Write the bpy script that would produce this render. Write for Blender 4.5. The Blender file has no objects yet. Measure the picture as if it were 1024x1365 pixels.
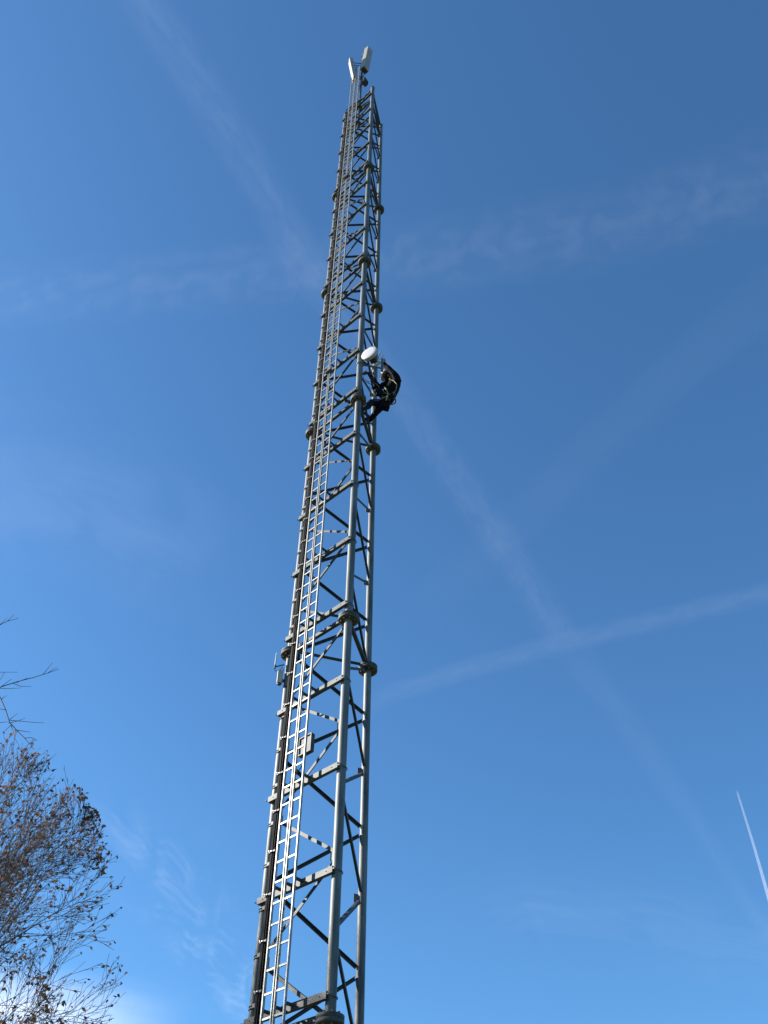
import bpy, bmesh, math, random
from mathutils import Vector, Matrix, Quaternion
R = math.radians
PI = math.pi
scn = bpy.context.scene
C = scn.collection

# ------------------------------------------------------------ camera, sky, sun
EYE = 1.6
PITCH = 0.820653; ROLL = 0.0096837; FPX = 1218.88
F = Vector((0, math.cos(PITCH), math.sin(PITCH)))
RT0 = Vector((1, 0, 0)); UP0 = Vector((0, -math.sin(PITCH), math.cos(PITCH)))
RT = RT0 * math.cos(ROLL) + UP0 * math.sin(ROLL)
UP = UP0 * math.cos(ROLL) - RT0 * math.sin(ROLL)
cd = bpy.data.cameras.new('camera'); cam = bpy.data.objects.new('camera', cd); C.objects.link(cam)
cam.matrix_world = Matrix(((RT.x, UP.x, -F.x, 0), (RT.y, UP.y, -F.y, 0), (RT.z, UP.z, -F.z, EYE), (0, 0, 0, 1)))
cd.sensor_fit = 'VERTICAL'; cd.sensor_height = 24.0; cd.lens = 24.0 * FPX / 1365.0
cd.clip_start = 0.1; cd.clip_end = 90000
scn.camera = cam

SUN_AZ = R(-82); SUN_EL = R(27)          # azimuth measured from +Y towards +X
S = Vector((math.sin(SUN_AZ) * math.cos(SUN_EL), math.cos(SUN_AZ) * math.cos(SUN_EL), math.sin(SUN_EL)))
w = bpy.data.worlds.new('World'); scn.world = w; w.use_nodes = True
nt = w.node_tree; bg = nt.nodes['Background']
sky = nt.nodes.new('ShaderNodeTexSky'); sky.sky_type = 'NISHITA'; sky.sun_disc = False
sky.sun_elevation = SUN_EL; sky.sun_rotation = SUN_AZ
sky.altitude = 100; sky.air_density = 1.0; sky.dust_density = 0.5; sky.ozone_density = 9.0
tint = nt.nodes.new('ShaderNodeMix'); tint.data_type = 'RGBA'; tint.blend_type = 'MULTIPLY'; tint.inputs[0].default_value = 1
tint.inputs[7].default_value = (0.96, 1.13, 1.04, 1)
nt.links.new(sky.outputs[0], tint.inputs[6]); nt.links.new(tint.outputs[2], bg.inputs[0]); bg.inputs[1].default_value = 0.075
sl = bpy.data.lights.new('sun', 'SUN'); sl.energy = 4.3; sl.angle = R(0.53); sl.color = (1.0, 0.93, 0.82)
so = bpy.data.objects.new('sun', sl); C.objects.link(so)
so.rotation_euler = (-S).to_track_quat('-Z', 'Y').to_euler(); so.location = (-20, 5, 30)
scn.view_settings.view_transform = 'Standard'; scn.view_settings.look = 'None'
scn.view_settings.exposure = 1.47; scn.view_settings.gamma = 1
scn.cycles.transparent_max_bounces = 24


def at(px, py, Y):
    """point seen at photo pixel (px,py) lying Y metres in front of the eye"""
    d = F + RT * ((px - 512) / FPX) + UP * ((682.5 - py) / FPX)
    d = d * (Y / d.y)
    return Vector((d.x, d.y, d.z + EYE))


def at_alt(px, py, H):
    d = F + RT * ((px - 512) / FPX) + UP * ((682.5 - py) / FPX)
    d = d * (H / d.z)
    return Vector((d.x, d.y, d.z + EYE))


# ------------------------------------------------------------ materials
def mat(name, col, rough=0.6, metal=0.0, var=0.0, scale=8.0, col2=None, bump=0.0, spec=0.5, stretch=None):
    m = bpy.data.materials.new(name); m.use_nodes = True
    n = m.node_tree; p = n.nodes['Principled BSDF']
    p.inputs['Roughness'].default_value = rough; p.inputs['Metallic'].default_value = metal
    p.inputs['Specular IOR Level'].default_value = spec
    tc = n.nodes.new('ShaderNodeTexCoord'); mp = n.nodes.new('ShaderNodeMapping')
    if stretch: mp.inputs['Scale'].default_value = stretch
    n.links.new(tc.outputs['Object'], mp.inputs[0])
    ns = n.nodes.new('ShaderNodeTexNoise'); ns.inputs['Scale'].default_value = scale
    ns.inputs['Detail'].default_value = 5; ns.inputs['Roughness'].default_value = 0.65
    n.links.new(mp.outputs[0], ns.inputs['Vector'])
    rp = n.nodes.new('ShaderNodeValToRGB')
    c2 = col2 or tuple(c * (1 - var) for c in col)
    c1 = col if col2 else tuple(min(1, c * (1 + var)) for c in col)
    rp.color_ramp.elements[0].position = 0.32; rp.color_ramp.elements[1].position = 0.68
    rp.color_ramp.elements[0].color = (*c2, 1); rp.color_ramp.elements[1].color = (*c1, 1)
    n.links.new(ns.outputs['Fac'], rp.inputs[0]); n.links.new(rp.outputs[0], p.inputs['Base Color'])
    if bump:
        b = n.nodes.new('ShaderNodeBump'); b.inputs['Strength'].default_value = bump
        b.inputs['Distance'].default_value = 0.01
        n.links.new(ns.outputs['Fac'], b.inputs['Height']); n.links.new(b.outputs[0], p.inputs['Normal'])
    return m


M = {}
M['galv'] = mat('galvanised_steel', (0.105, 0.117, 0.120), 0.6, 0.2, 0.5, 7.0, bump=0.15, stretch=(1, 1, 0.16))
M['galv_dark'] = mat('weathered_steel', (0.085, 0.088, 0.083), 0.62, 0.2, 0.25, 9.0)
M['ladder'] = mat('ladder_steel', (0.275, 0.28, 0.275), 0.5, 0.3, 0.2, 12.0)
M['flange'] = mat('flange_steel', (0.055, 0.058, 0.056), 0.7, 0.15, 0.45, 14.0)
M['rusty'] = mat('rusty_bolts', (0.17, 0.10, 0.06), 0.8, 0.2, 0.35, 20.0)
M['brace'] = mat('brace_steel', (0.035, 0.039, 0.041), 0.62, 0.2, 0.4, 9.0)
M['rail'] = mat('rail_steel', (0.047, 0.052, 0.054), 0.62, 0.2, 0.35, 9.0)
M['bolt'] = mat('zinc_bolt', (0.36, 0.37, 0.37), 0.5, 0.4, 0.1, 20.0)
M['cable'] = mat('black_cable', (0.006, 0.006, 0.007), 0.75, 0, 0.2, 6.0, spec=0.12)
M['strap'] = mat('cable_tie', (0.05, 0.05, 0.055), 0.6, 0, 0.2, 6.0)
M['radome'] = mat('antenna_radome', (0.28, 0.265, 0.24), 0.55, 0, 0.12, 3.0)
M['darkbox'] = mat('dark_housing', (0.05, 0.05, 0.055), 0.6, 0.2, 0.2, 8.0)
M['dish'] = mat('dish_radome', (0.55, 0.53, 0.545), 0.5, 0, 0.04, 3.0)
M['dishrim'] = mat('dish_shroud', (0.36, 0.36, 0.34), 0.5, 0.1, 0.1, 5.0)
M['cream'] = mat('cream_housing', (0.42, 0.40, 0.33), 0.5, 0.1, 0.1, 5.0)
M['navy'] = mat('navy_workwear', (0.0035, 0.0038, 0.007), 0.9, 0, 0.35, 9.0, bump=0.5, spec=0.15)
M['trouser'] = mat('dark_blue_trousers', (0.006, 0.0075, 0.022), 0.9, 0, 0.35, 9.0, bump=0.5, spec=0.15)
M['skin'] = mat('skin', (0.34, 0.19, 0.14), 0.55, 0, 0.08, 12.0)
M['glove'] = mat('dark_red_glove', (0.06, 0.018, 0.016), 0.8, 0, 0.3, 20.0)
M['boot'] = mat('black_boot', (0.008, 0.007, 0.006), 0.8, 0, 0.3, 9.0, spec=0.15)
M['helmet'] = mat('white_helmet', (0.82, 0.80, 0.78), 0.35, 0, 0.03, 4.0)
M['orange'] = mat('orange_trim', (0.16, 0.045, 0.015), 0.6, 0, 0.1, 6.0)
M['hivis'] = mat('yellow_webbing', (0.20, 0.21, 0.08), 0.7, 0, 0.2, 20.0)
M['webbing'] = mat('grey_webbing', (0.12, 0.115, 0.10), 0.7, 0, 0.2, 20.0)
M['hair'] = mat('brown_hair', (0.05, 0.03, 0.018), 0.7, 0, 0.3, 30.0)
M['eye'] = mat('eye', (0.05, 0.04, 0.035), 0.2)
M['bag'] = mat('black_bag_fabric', (0.006, 0.006, 0.009), 0.9, 0, 0.3, 9.0, spec=0.1)
M['red'] = mat('red_webbing', (0.16, 0.02, 0.015), 0.7, 0, 0.1, 6.0)
M['bark'] = mat('bark', (0.12, 0.09, 0.075), 0.85, 0, 0.35, 6.0, bump=0.6, stretch=(1, 1, 0.2))
M['bark2'] = mat('grey_bark', (0.11, 0.095, 0.085), 0.85, 0, 0.3, 6.0, bump=0.6, stretch=(1, 1, 0.2))
M['grass'] = mat('grass', (0.07, 0.10, 0.03), 0.9, 0, 0.3, 3.0, col2=(0.10, 0.09, 0.045), bump=0.5)
M['concrete'] = mat('concrete', (0.36, 0.35, 0.33), 0.85, 0, 0.12, 5.0, bump=0.3)


def leaf_mat(name, col):
    m = bpy.data.materials.new(name); m.use_nodes = True
    n = m.node_tree; n.nodes.clear()
    out = n.nodes.new('ShaderNodeOutputMaterial'); mix = n.nodes.new('ShaderNodeMixShader')
    d = n.nodes.new('ShaderNodeBsdfDiffuse'); t = n.nodes.new('ShaderNodeBsdfTranslucent')
    tc = n.nodes.new('ShaderNodeTexCoord'); ns = n.nodes.new('ShaderNodeTexNoise'); ns.inputs['Scale'].default_value = 9
    rp = n.nodes.new('ShaderNodeValToRGB')
    rp.color_ramp.elements[0].position = .35; rp.color_ramp.elements[1].position = .65
    rp.color_ramp.elements[0].color = (*[c * .6 for c in col], 1); rp.color_ramp.elements[1].color = (*[min(1, c * 1.5) for c in col], 1)
    n.links.new(tc.outputs['Object'], ns.inputs['Vector']); n.links.new(ns.outputs['Fac'], rp.inputs[0])
    n.links.new(rp.outputs[0], d.inputs[0]); n.links.new(rp.outputs[0], t.inputs[0])
    mix.inputs[0].default_value = 0.35
    n.links.new(d.outputs[0], mix.inputs[1]); n.links.new(t.outputs[0], mix.inputs[2]); n.links.new(mix.outputs[0], out.inputs[0])
    return m


M['leaf'] = leaf_mat('brown_leaf', (0.19, 0.10, 0.065))
M['leaf2'] = leaf_mat('rust_leaf', (0.30, 0.14, 0.06))
M['leaf3'] = leaf_mat('olive_leaf', (0.16, 0.12, 0.04))


def cloud_mat(name, alpha, scale, stretch=(1, 1, 1), lo=0.35, hi=0.75, edge=1.0, detail=7.0, base=0.0, ends=(0.0, 0.0), dist=0.4, twin=False):
    """thin ice cloud: white, lets most light through, denser along its middle line (uv.y = .5)"""
    m = bpy.data.materials.new(name); m.use_nodes = True
    n = m.node_tree; n.nodes.clear()
    L = n.links.new
    out = n.nodes.new('ShaderNodeOutputMaterial'); mix = n.nodes.new('ShaderNodeMixShader')
    tr = n.nodes.new('ShaderNodeBsdfTransparent'); tl = n.nodes.new('ShaderNodeBsdfTranslucent')
    tl.inputs[0].default_value = (0.96, 0.96, 0.98, 1)
    uv = n.nodes.new('ShaderNodeUVMap'); sp = n.nodes.new('ShaderNodeSeparateXYZ'); L(uv.outputs[0], sp.inputs[0])

    def math_(op, a, b=None, clamp=False):
        k = n.nodes.new('ShaderNodeMath'); k.operation = op; k.use_clamp = clamp
        for i, v in enumerate((a, b)):
            if v is None: continue
            if isinstance(v, (int, float)): k.inputs[i].default_value = v
            else: L(v, k.inputs[i])
        return k.outputs[0]

    def bell(o, pw):
        a = math_('MULTIPLY', o, 2.0); a = math_('SUBTRACT', a, 1.0); a = math_('MULTIPLY', a, a)
        a = math_('SUBTRACT', 1.0, a, True); return math_('POWER', a, pw)
    e = bell(sp.outputs[1], 1.6 * edge)
    if twin:                                        # two strands, one from each wing's engines
        o2 = math_('MULTIPLY', math_('ABSOLUTE', math_('SUBTRACT', sp.outputs[1], .5)), 2.5)
        e = math_('ADD', math_('MULTIPLY', bell(o2, 1.2), .8), math_('MULTIPLY', e, math_('MULTIPLY', sp.outputs[0], .8)))
    if ends[0]:
        mr = n.nodes.new('ShaderNodeMapRange'); mr.interpolation_type = 'SMOOTHSTEP'
        L(sp.outputs[0], mr.inputs[0]); mr.inputs[1].default_value = 0; mr.inputs[2].default_value = ends[0]
        e = math_('MULTIPLY', e, mr.outputs[0])
    if ends[1]:
        mr = n.nodes.new('ShaderNodeMapRange'); mr.interpolation_type = 'SMOOTHSTEP'
        L(sp.outputs[0], mr.inputs[0]); mr.inputs[1].default_value = 1; mr.inputs[2].default_value = 1 - ends[1]
        e = math_('MULTIPLY', e, mr.outputs[0])
    mp = n.nodes.new('ShaderNodeMapping'); mp.inputs['Scale'].default_value = stretch
    L(uv.outputs[0], mp.inputs[0])
    ns = n.nodes.new('ShaderNodeTexNoise'); ns.inputs['Scale'].default_value = scale
    ns.inputs['Detail'].default_value = detail; ns.inputs['Roughness'].default_value = 0.55
    ns.inputs['Distortion'].default_value = dist
    L(mp.outputs[0], ns.inputs['Vector'])
    mr = n.nodes.new('ShaderNodeMapRange'); mr.interpolation_type = 'SMOOTHSTEP'
    L(ns.outputs['Fac'], mr.inputs[0]); mr.inputs[1].default_value = lo; mr.inputs[2].default_value = hi
    mr.inputs[3].default_value = base; mr.inputs[4].default_value = 1
    a = math_('MULTIPLY', e, mr.outputs[0]); a = math_('MULTIPLY', a, alpha, True)
    L(a, mix.inputs[0]); L(tr.outputs[0], mix.inputs[1]); L(tl.outputs[0], mix.inputs[2]); L(mix.outputs[0], out.inputs[0])
    return m


# ------------------------------------------------------------ object helpers
def tag(o, label=None, cat=None, group=None, kind=None):
    if label: o['label'] = label
    if cat: o['category'] = cat
    if group: o['group'] = group
    if kind: o['kind'] = kind
    return o


def empty(name, loc, label=None, cat=None, group=None, rz=0):
    o = bpy.data.objects.new(name, None); C.objects.link(o); o.location = loc; o.rotation_euler = (0, 0, rz)
    o.empty_display_size = .3
    return tag(o, label, cat, group)


def world_loc(o):
    m = Matrix.Identity(4)
    while o is not None:
        m = (Matrix.Translation(o.location) @ o.rotation_euler.to_matrix().to_4x4()) @ m
        o = o.parent
    return m


class MB:
    """collects shapes given in world coordinates, builds them as one mesh object"""
    def __init__(s): s.v = []; s.f = []; s.mi = []; s.cur = 0; s.sm = []

    def add(s, vs, fs, smooth=False):
        b = len(s.v); s.v += [tuple(q) for q in vs]
        for f in fs: s.f.append(tuple(b + i for i in f)); s.mi.append(s.cur); s.sm.append(smooth)

    def box(s, c, ax, ay, az, bevel=0.0):
        """centre and three half-axis vectors; optional chamfer"""
        c = Vector(c)
        if not bevel:
            vs = [c + ax * i + ay * j + az * k for k in (-1, 1) for j in (-1, 1) for i in (-1, 1)]
            s.add(vs, [(0, 2, 3, 1), (4, 5, 7, 6), (0, 1, 5, 4), (2, 6, 7, 3), (0, 4, 6, 2), (1, 3, 7, 5)]); return
        lx, ly, lz = ax.length, ay.length, az.length
        bm = bmesh.new(); bmesh.ops.create_cube(bm, size=2)
        for q in bm.verts: q.co = Vector((q.co.x * lx, q.co.y * ly, q.co.z * lz))
        bmesh.ops.bevel(bm, geom=list(bm.edges), offset=bevel, segments=2, affect='EDGES', profile=0.6)
        ux, uy, uz = ax.normalized(), ay.normalized(), az.normalized()
        bm.verts.index_update()
        s.add([c + ux * q.co.x + uy * q.co.y + uz * q.co.z for q in bm.verts], [tuple(q.index for q in f.verts) for f in bm.faces])
        bm.free()

    def tube(s, pts, rad, n=8, caps=True, smooth=True):
        pts = [Vector(p) for p in pts]; m = len(pts)
        rs = rad if isinstance(rad, (list, tuple)) else [rad] * m
        t0 = (pts[1] - pts[0]).normalized()
        ref = Vector((0, 0, 1)) if abs(t0.z) < .9 else Vector((1, 0, 0))
        x = t0.cross(ref).normalized(); vs = []
        for i, p in enumerate(pts):
            t = (pts[min(i + 1, m - 1)] - pts[max(i - 1, 0)])
            t = t.normalized() if t.length > 1e-9 else t0
            x = (x - t * x.dot(t)); x = x.normalized() if x.length > 1e-6 else t.orthogonal().normalized()
            y = t.cross(x)
            for k in range(n):
                a = 2 * PI * k / n; vs.append(p + (x * math.cos(a) + y * math.sin(a)) * rs[i])
        fs = [(i * n + k, i * n + (k + 1) % n, (i + 1) * n + (k + 1) % n, (i + 1) * n + k) for i in range(m - 1) for k in range(n)]
        s.add(vs, fs, smooth)
        if caps:
            s.add(vs[:n], [tuple(range(n - 1, -1, -1))]); s.add(vs[-n:], [tuple(range(n))])

    def angle(s, a, b, wd, th, nrm, flip=1):
        """L-section bar from a to b; one leaf lies square to nrm, other points along nrm"""
        a, b = Vector(a), Vector(b); d = (b - a); L = d.length; d = d / L
        n_ = (Vector(nrm) - d * Vector(nrm).dot(d)).normalized(); u = d.cross(n_) * flip
        c = (a + b) / 2
        s.box(c, d * L / 2, u * wd / 2, n_ * th / 2)
        s.box(c + u * (wd / 2 - th / 2) - n_ * (wd / 2 + th * .02), d * (L / 2 - .001), u * th / 2, n_ * (wd / 2 - th * .52))

    def lathe(s, c, axis, prof, n=32, smooth=True):
        """prof = list of (radius, height along axis)"""
        axis = Vector(axis).normalized(); x = axis.orthogonal().normalized(); y = axis.cross(x); c = Vector(c)
        vs = []
        for r, h in prof:
            for k in range(n):
                a = 2 * PI * k / n; vs.append(c + axis * h + (x * math.cos(a) + y * math.sin(a)) * r)
        fs = [(i * n + k, i * n + (k + 1) % n, (i + 1) * n + (k + 1) % n, (i + 1) * n + k) for i in range(len(prof) - 1) for k in range(n)]
        s.add(vs, fs, smooth)

    def build(s, name, material, parent=None):
        me = bpy.data.meshes.new(name)
        vs = s.v
        if parent is not None:
            inv = world_loc(parent).inverted(); vs = [tuple(inv @ Vector(q)) for q in vs]
        me.from_pydata(vs, [], s.f)
        ms = material if isinstance(material, (list, tuple)) else [material]
        for q in ms: me.materials.append(q)
        me.polygons.foreach_set('material_index', s.mi); me.polygons.foreach_set('use_smooth', s.sm)
        me.update()
        o = bpy.data.objects.new(name, me); C.objects.link(o); o.parent = parent
        return o


def skinned(name, verts, edges, radii, material, parent=None, sub=2, root=0, loc=None):
    """continuous surface grown round a skeleton (world coordinates), baked to a mesh"""
    o0 = Vector(loc) if loc is not None else Vector((0, 0, 0))
    K = 10.0                                     # grown at 10x so the modifier keeps thin fingers apart
    me = bpy.data.meshes.new(name); me.from_pydata([tuple((Vector(v) - o0) * K) for v in verts], edges, []); me.update()
    t = bpy.data.objects.new('tmp', me); C.objects.link(t)
    sk = t.modifiers.new('s', 'SKIN'); sk.use_smooth_shade = True; sk.branch_smoothing = 0.5
    for i, r in enumerate(radii):
        r = r if isinstance(r, tuple) else (r, r)
        d = me.skin_vertices[0].data[i]; d.radius = (r[0] * K, r[1] * K); d.use_root = (i == root)
    ss = t.modifiers.new('u', 'SUBSURF'); ss.levels = sub; ss.render_levels = sub
    dg = bpy.context.evaluated_depsgraph_get()
    me2 = bpy.data.meshes.new_from_object(t.evaluated_get(dg)); me2.name = name
    for q in me2.vertices: q.co = q.co / K + o0
    if parent is not None:
        inv = world_loc(parent).inverted(); me2.transform(inv)
    elif loc is not None:
        me2.transform(Matrix.Translation(-o0))
    bpy.data.objects.remove(t); bpy.data.meshes.remove(me)
    me2.materials.clear(); me2.materials.append(material)
    o = bpy.data.objects.new(name, me2); C.objects.link(o); o.parent = parent
    if parent is None and loc is not None: o.location = loc
    return o


# ------------------------------------------------------------ setting: ground
g = MB(); N = 24; ring = [0, 12, 40, 150, 600, 2500, 9000]
random.seed(3)
vs = [(0, 0, 0)]; fs = []
for i, r in enumerate(ring[1:]):
    for k in range(N):
        a = 2 * PI * k / N
        vs.append((r * math.cos(a), r * math.sin(a), 0 if r < 100 else random.uniform(-.3, .3) * min(r / 300, 6)))
for k in range(N): fs.append((0, 1 + k, 1 + (k + 1) % N))
for i in range(len(ring) - 2):
    b = 1 + i * N
    for k in range(N): fs.append((b + k, b + N + k, b + N + (k + 1) % N, b + (k + 1) % N))
g.add(vs, fs, True); o = g.build('ground', M['grass']); tag(o, kind='structure')

# ------------------------------------------------------------ lattice mast
LEG = {'M': Vector((-0.56165, 11.40574, 0)), 'R': Vector((-0.25267, 12.73350, 0)), 'L': Vector((-1.55703, 12.33720, 0))}
Z0 = 3.68666 + EYE; TOPH = 5.194; SEC = 6.0


def P(leg, h): return LEG[leg] + Vector((0, 0, Z0 + SEC * h))


cen = (LEG['M'] + LEG['R'] + LEG['L']) / 3
U = (LEG['M'] - LEG['L']).normalized(); NF = Vector((U.y, -U.x, 0))
if NF.dot((LEG['M'] + LEG['L']) / 2 - cen) < 0: NF = -NF
ZV = Vector((0, 0, 1))


def FP(t, off, h):
    """point by the ladder face: t along it from the left leg, off outward, h in sections"""
    return LEG['L'] + U * t + NF * off + ZV * (Z0 + SEC * h)


mast = empty('lattice_mast', (cen.x, cen.y, 0), 'tall three-legged galvanised steel lattice mast with flanged tube legs, rising through the whole picture', 'mast')
RLEG = 0.066
NODE_OFF = {'L': 0.0, 'R': 0.5, 'M': 0.0}
for k in 'LMR':
    b = MB(); lr = RLEG if k != 'R' else 0.062
    b.tube([P(k, -Z0 / SEC + .02), P(k, TOPH)], lr, 28)
    out = (LEG[k] - cen).normalized()
    # weld gussets at the bracing nodes
    for j in range(-2, 32):
        h = j / 6.0
        if h > TOPH - .03: continue
        others = [q for q in 'LMR' if q != k]; q = others[j % 2]
        d = (LEG[q] - LEG[k]).normalized()
        b.box(P(k, h) + d * (lr + .03), d * .035, d.cross(ZV) * .004, ZV * .06)
    leg = b.build('leg', M['galv'], mast)
    for i in list(range(0, 6)):
        h = i if i < 5 else TOPH
        c = P(k, h); fl = MB()
        if i < 5:
            fl.lathe(c, ZV, [(lr, -.052), (.158, -.052), (.166, -.046), (.166, -.008), (.158, -.003), (.158, .003), (.166, .008), (.166, .046), (.158, .052), (lr, .052)], 36)
            bb = fl; bb.cur = 1
            for q in range(8):
                a = 2 * PI * q / 8 + .2; pc = c + Vector((math.cos(a), math.sin(a), 0)) * .122
                bb.tube([pc + ZV * -.080, pc + ZV * -.0525], .015, 6, smooth=False); bb.tube([pc + ZV * .0525, pc + ZV * .078], .015, 6, smooth=False)
            fl.build('flange', [M['flange'], M['rusty']], leg)
        else:
            fl.lathe(c, ZV, [(0, .012), (lr + .01, .012), (lr + .01, -.006), (lr, -.006)], 24); fl.build('cap', M['flange'], leg)
    fb = MB(); c = P(k, -Z0 / SEC)
    fb.lathe(c + ZV * .1, ZV, [(lr, .05), (.2, .05), (.2, 0), (0, 0)], 24); fb.build('base_plate', M['flange'], leg)

# zig-zag bracing: on face a>b the nodes sit at k/3 on a and k/3+1/6 on b
nh = 0
for a, b_ in (('L', 'R'), ('R', 'M'), ('M', 'L')):
    d = (LEG[b_] - LEG[a]).normalized(); nrm = Vector((d.y, -d.x, 0))
    if nrm.dot((LEG[a] + LEG[b_]) / 2 - cen) < 0: nrm = -nrm
    for j in range(-3, 32):
        h0, h1 = j / 6.0, (j + 1) / 6.0
        if h1 > TOPH + .01 or h0 < -.34: continue
        A = P(a if j % 2 == 0 else b_, h0); B = P(b_ if j % 2 == 0 else a, h1)
        e = (B - A).normalized()
        q = MB(); off = nrm * (0.012 if j % 2 == 0 else -0.012)
        q.angle(A + e * .085 + off + ZV * .014, B - e * .085 + off - ZV * .014, .046, .006, nrm, 1 if j % 2 == 0 else -1)
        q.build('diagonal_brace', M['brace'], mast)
    for h in [-.62, 0, 1, 2, 3, 4, 5, TOPH - .006]:
        q = MB(); z = ZV * (.075 if 0 <= h < 5.1 else 0)
        q.angle(P(a, h) + d * .068 + z, P(b_, h) - d * .068 + z, .06, .007, nrm, -1)
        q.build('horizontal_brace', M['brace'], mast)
# outrigger rails that carry the ladder, every 1.5 m
rails = []
for i in range(-2, 21):
    h = .040 + .251 * i
    if h > TOPH: continue
    q = MB(); c0 = FP(-.035, .096, h); c1 = FP(1.40, .096, h); c = (c0 + c1) / 2; hl = (c1 - c0).length / 2
    q.box(c + NF * .022, U * hl, NF * .004, ZV * .042)
    q.box(c - ZV * .038 - NF * .007, U * hl, NF * .025, ZV * .004); q.box(c + ZV * .038, U * hl, NF * .018, ZV * .004)
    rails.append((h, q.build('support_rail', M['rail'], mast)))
    for k, t in (('L', 0.0), ('M', (LEG['M'] - LEG['L']).length)):
        ub = MB(); cc = LEG[k] + ZV * (Z0 + SEC * h)
        pts = [cc + NF * .13 + U * -.078] + [cc - NF * (math.cos(x) * 0) + U * -.078 * math.cos(x) + NF * (-.078 * math.sin(x)) for x in [PI * v / 8 for v in range(9)]] + [cc + NF * .13 + U * .078]
        ub.tube(pts, .007, 6); ub.build('u_bolt', M['galv_dark'], rails[-1][1])

# concrete foot
b = MB(); b.box(Vector((cen.x, cen.y, .05)), Vector((1.6, 0, 0)), Vector((0, 1.6, 0)), Vector((0, 0, .09)), .03)
o = b.build('concrete_pad', M['concrete']); tag(o, 'square concrete pad at the foot of the steel mast', 'foundation')

# ------------------------------------------------------------ ladder
LO = 0.262; LT = (0.462, 0.662, 0.86); LTOP = 5.66; LBOT = -.55
lad = empty('climbing_ladder', FP(LT[1], LO, LBOT), 'bright galvanised climbing ladder with central safety rail, running up the mast', 'ladder')
for i, t in enumerate(LT):
    b = MB(); z0, z1 = LBOT, LTOP + (.02 if i != 1 else .10)
    if i == 1:
        c = (FP(t, LO, z0) + FP(t, LO, z1)) / 2; hl = SEC * (z1 - z0) / 2
        b.box(c + U * -.021, U * .006, NF * .018, ZV * hl); b.box(c + U * .021, U * .006, NF * .018, ZV * hl)
        b.box(c - NF * .013, U * .0148, NF * .005, ZV * hl)
        b.cur = 1; nb = b
        for j in range(int(SEC * (z1 - z0) / .14)):       # catch teeth along the rail
            nb.box(FP(t, LO, z0) + ZV * (.07 + .14 * j) + U * .0325, U * .0055, NF * .008, ZV * .012)
        b.build('safety_rail', [M['ladder'], M['galv_dark']], lad)
    else:
        c = (FP(t, LO, z0) + FP(t, LO, z1)) / 2
        b.box(c, U * .010, NF * .017, ZV * (SEC * (z1 - z0) / 2), .003)
        b.build('stile', M['ladder'], lad)
rest = MB(); zz = SEC * LBOT + .1; n_r = 0
while zz < SEC * LTOP - .05:
    c = FP((LT[0] + LT[2]) / 2, LO, zz / SEC)
    tgt = MB() if n_r < 100 else rest
    hw = (LT[2] - LT[0]) / 2 - .010
    for sgn in (-1, 1):
        c2 = c + U * sgn * (hw / 2 + .0135)
        tgt.box(c2 + ZV * random.uniform(-.003, .003), U * (hw / 2 - .0145), NF * .009, ZV * .0115)
    if n_r < 100: tgt.build('rung', M['ladder'], lad)
    n_r += 1; zz += .2775
tag(rest.build('rung', M['ladder'], lad), kind='stuff')
for h, rl in rails:
    if h < LBOT + .05: continue
    for t in LT:
        b = MB(); b.box(FP(t, (.119 + LO) / 2, h), U * .015, NF * ((LO - .119) / 2 - .0175), ZV * .016)
        b.build('standoff', M['brace'], lad)
for h, w_ in ((3.985, .24), (2.235, .22)):
    b = MB(); c = FP(LT[1], LO + .03, h)
    b.box(c + U * .02, U * w_ * .42, NF * .05, ZV * .012); b.box(c + ZV * .09 - NF * .02, U * .05, NF * .02, ZV * .09)
    for sgn in (-1, 1): b.tube([c + U * sgn * w_ * .36 + NF * .04, c + U * sgn * w_ * .2 + ZV * .2 - NF * .02], .008, 6)
    b.build('rest_step', M['galv_dark'], lad)

# ------------------------------------------------------------ feeder cables on the left leg
cb = empty('feeder_cables', FP(.21, .14, -.7), 'bundle of black feeder cables clipped up the left leg beside the ladder', 'cables')
random.seed(11)
offs = [(.118, .090), (.145, .104), (.172, .118), (.203, .128), (.232, .124), (.190, .092), (.256, .104), (.222, .092), (.270, .085)]
rads = [.010, .014, .015, .017, .015, .014, .013, .014, .010]
for (t, of), r in zip(offs, rads):
    pts = []; z = -.72; ph = random.uniform(0, 6)
    top = TOPH + random.uniform(-.12, .0)
    while z < top:
        pts.append(FP(t + .004 * math.sin(z * 31 + ph) + random.uniform(-.002, .002), of + .004 * math.cos(z * 23 + ph), z)); z += .05
    pts += [FP(t + .05, of - .01, top), FP(t + .2, of - .07, top + .03), FP(.50, .03, top + .02), FP(.66, -.05, top + .03)]
    b = MB(); b.tube(pts, r, 8); b.build('cable', M['cable'], cb)
h = -.62
while h < TOPH - .04:
    b = MB(); c = LEG['L'] + ZV * (Z0 + SEC * h)
    for dz in (-.10, -.135):
        pts = [c + ZV * dz + (NF * math.cos(x) + U * math.sin(x)) * (RLEG + .006) for x in [2 * PI * v / 20 for v in range(21)]]
        b.tube(pts, .006, 5, caps=False)
    b.box(FP(.10, .078, h) - ZV * .117, U * .055, NF * .006, ZV * .024)
    b.box(FP(.20, .112, h), U * .066, NF * .034, ZV * .012)
    br = b.build('cable_clamp', M['strap'], cb)
    b = MB(); b.tube([FP(.175, .150, h), FP(.175, .18, h)], .0075, 8); b.box(FP(.185, .153, h), U * .022, NF * .005, ZV * .009, .002)
    b.build('clamp_bolt', M['bolt'], br)
    h += .1015

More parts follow.
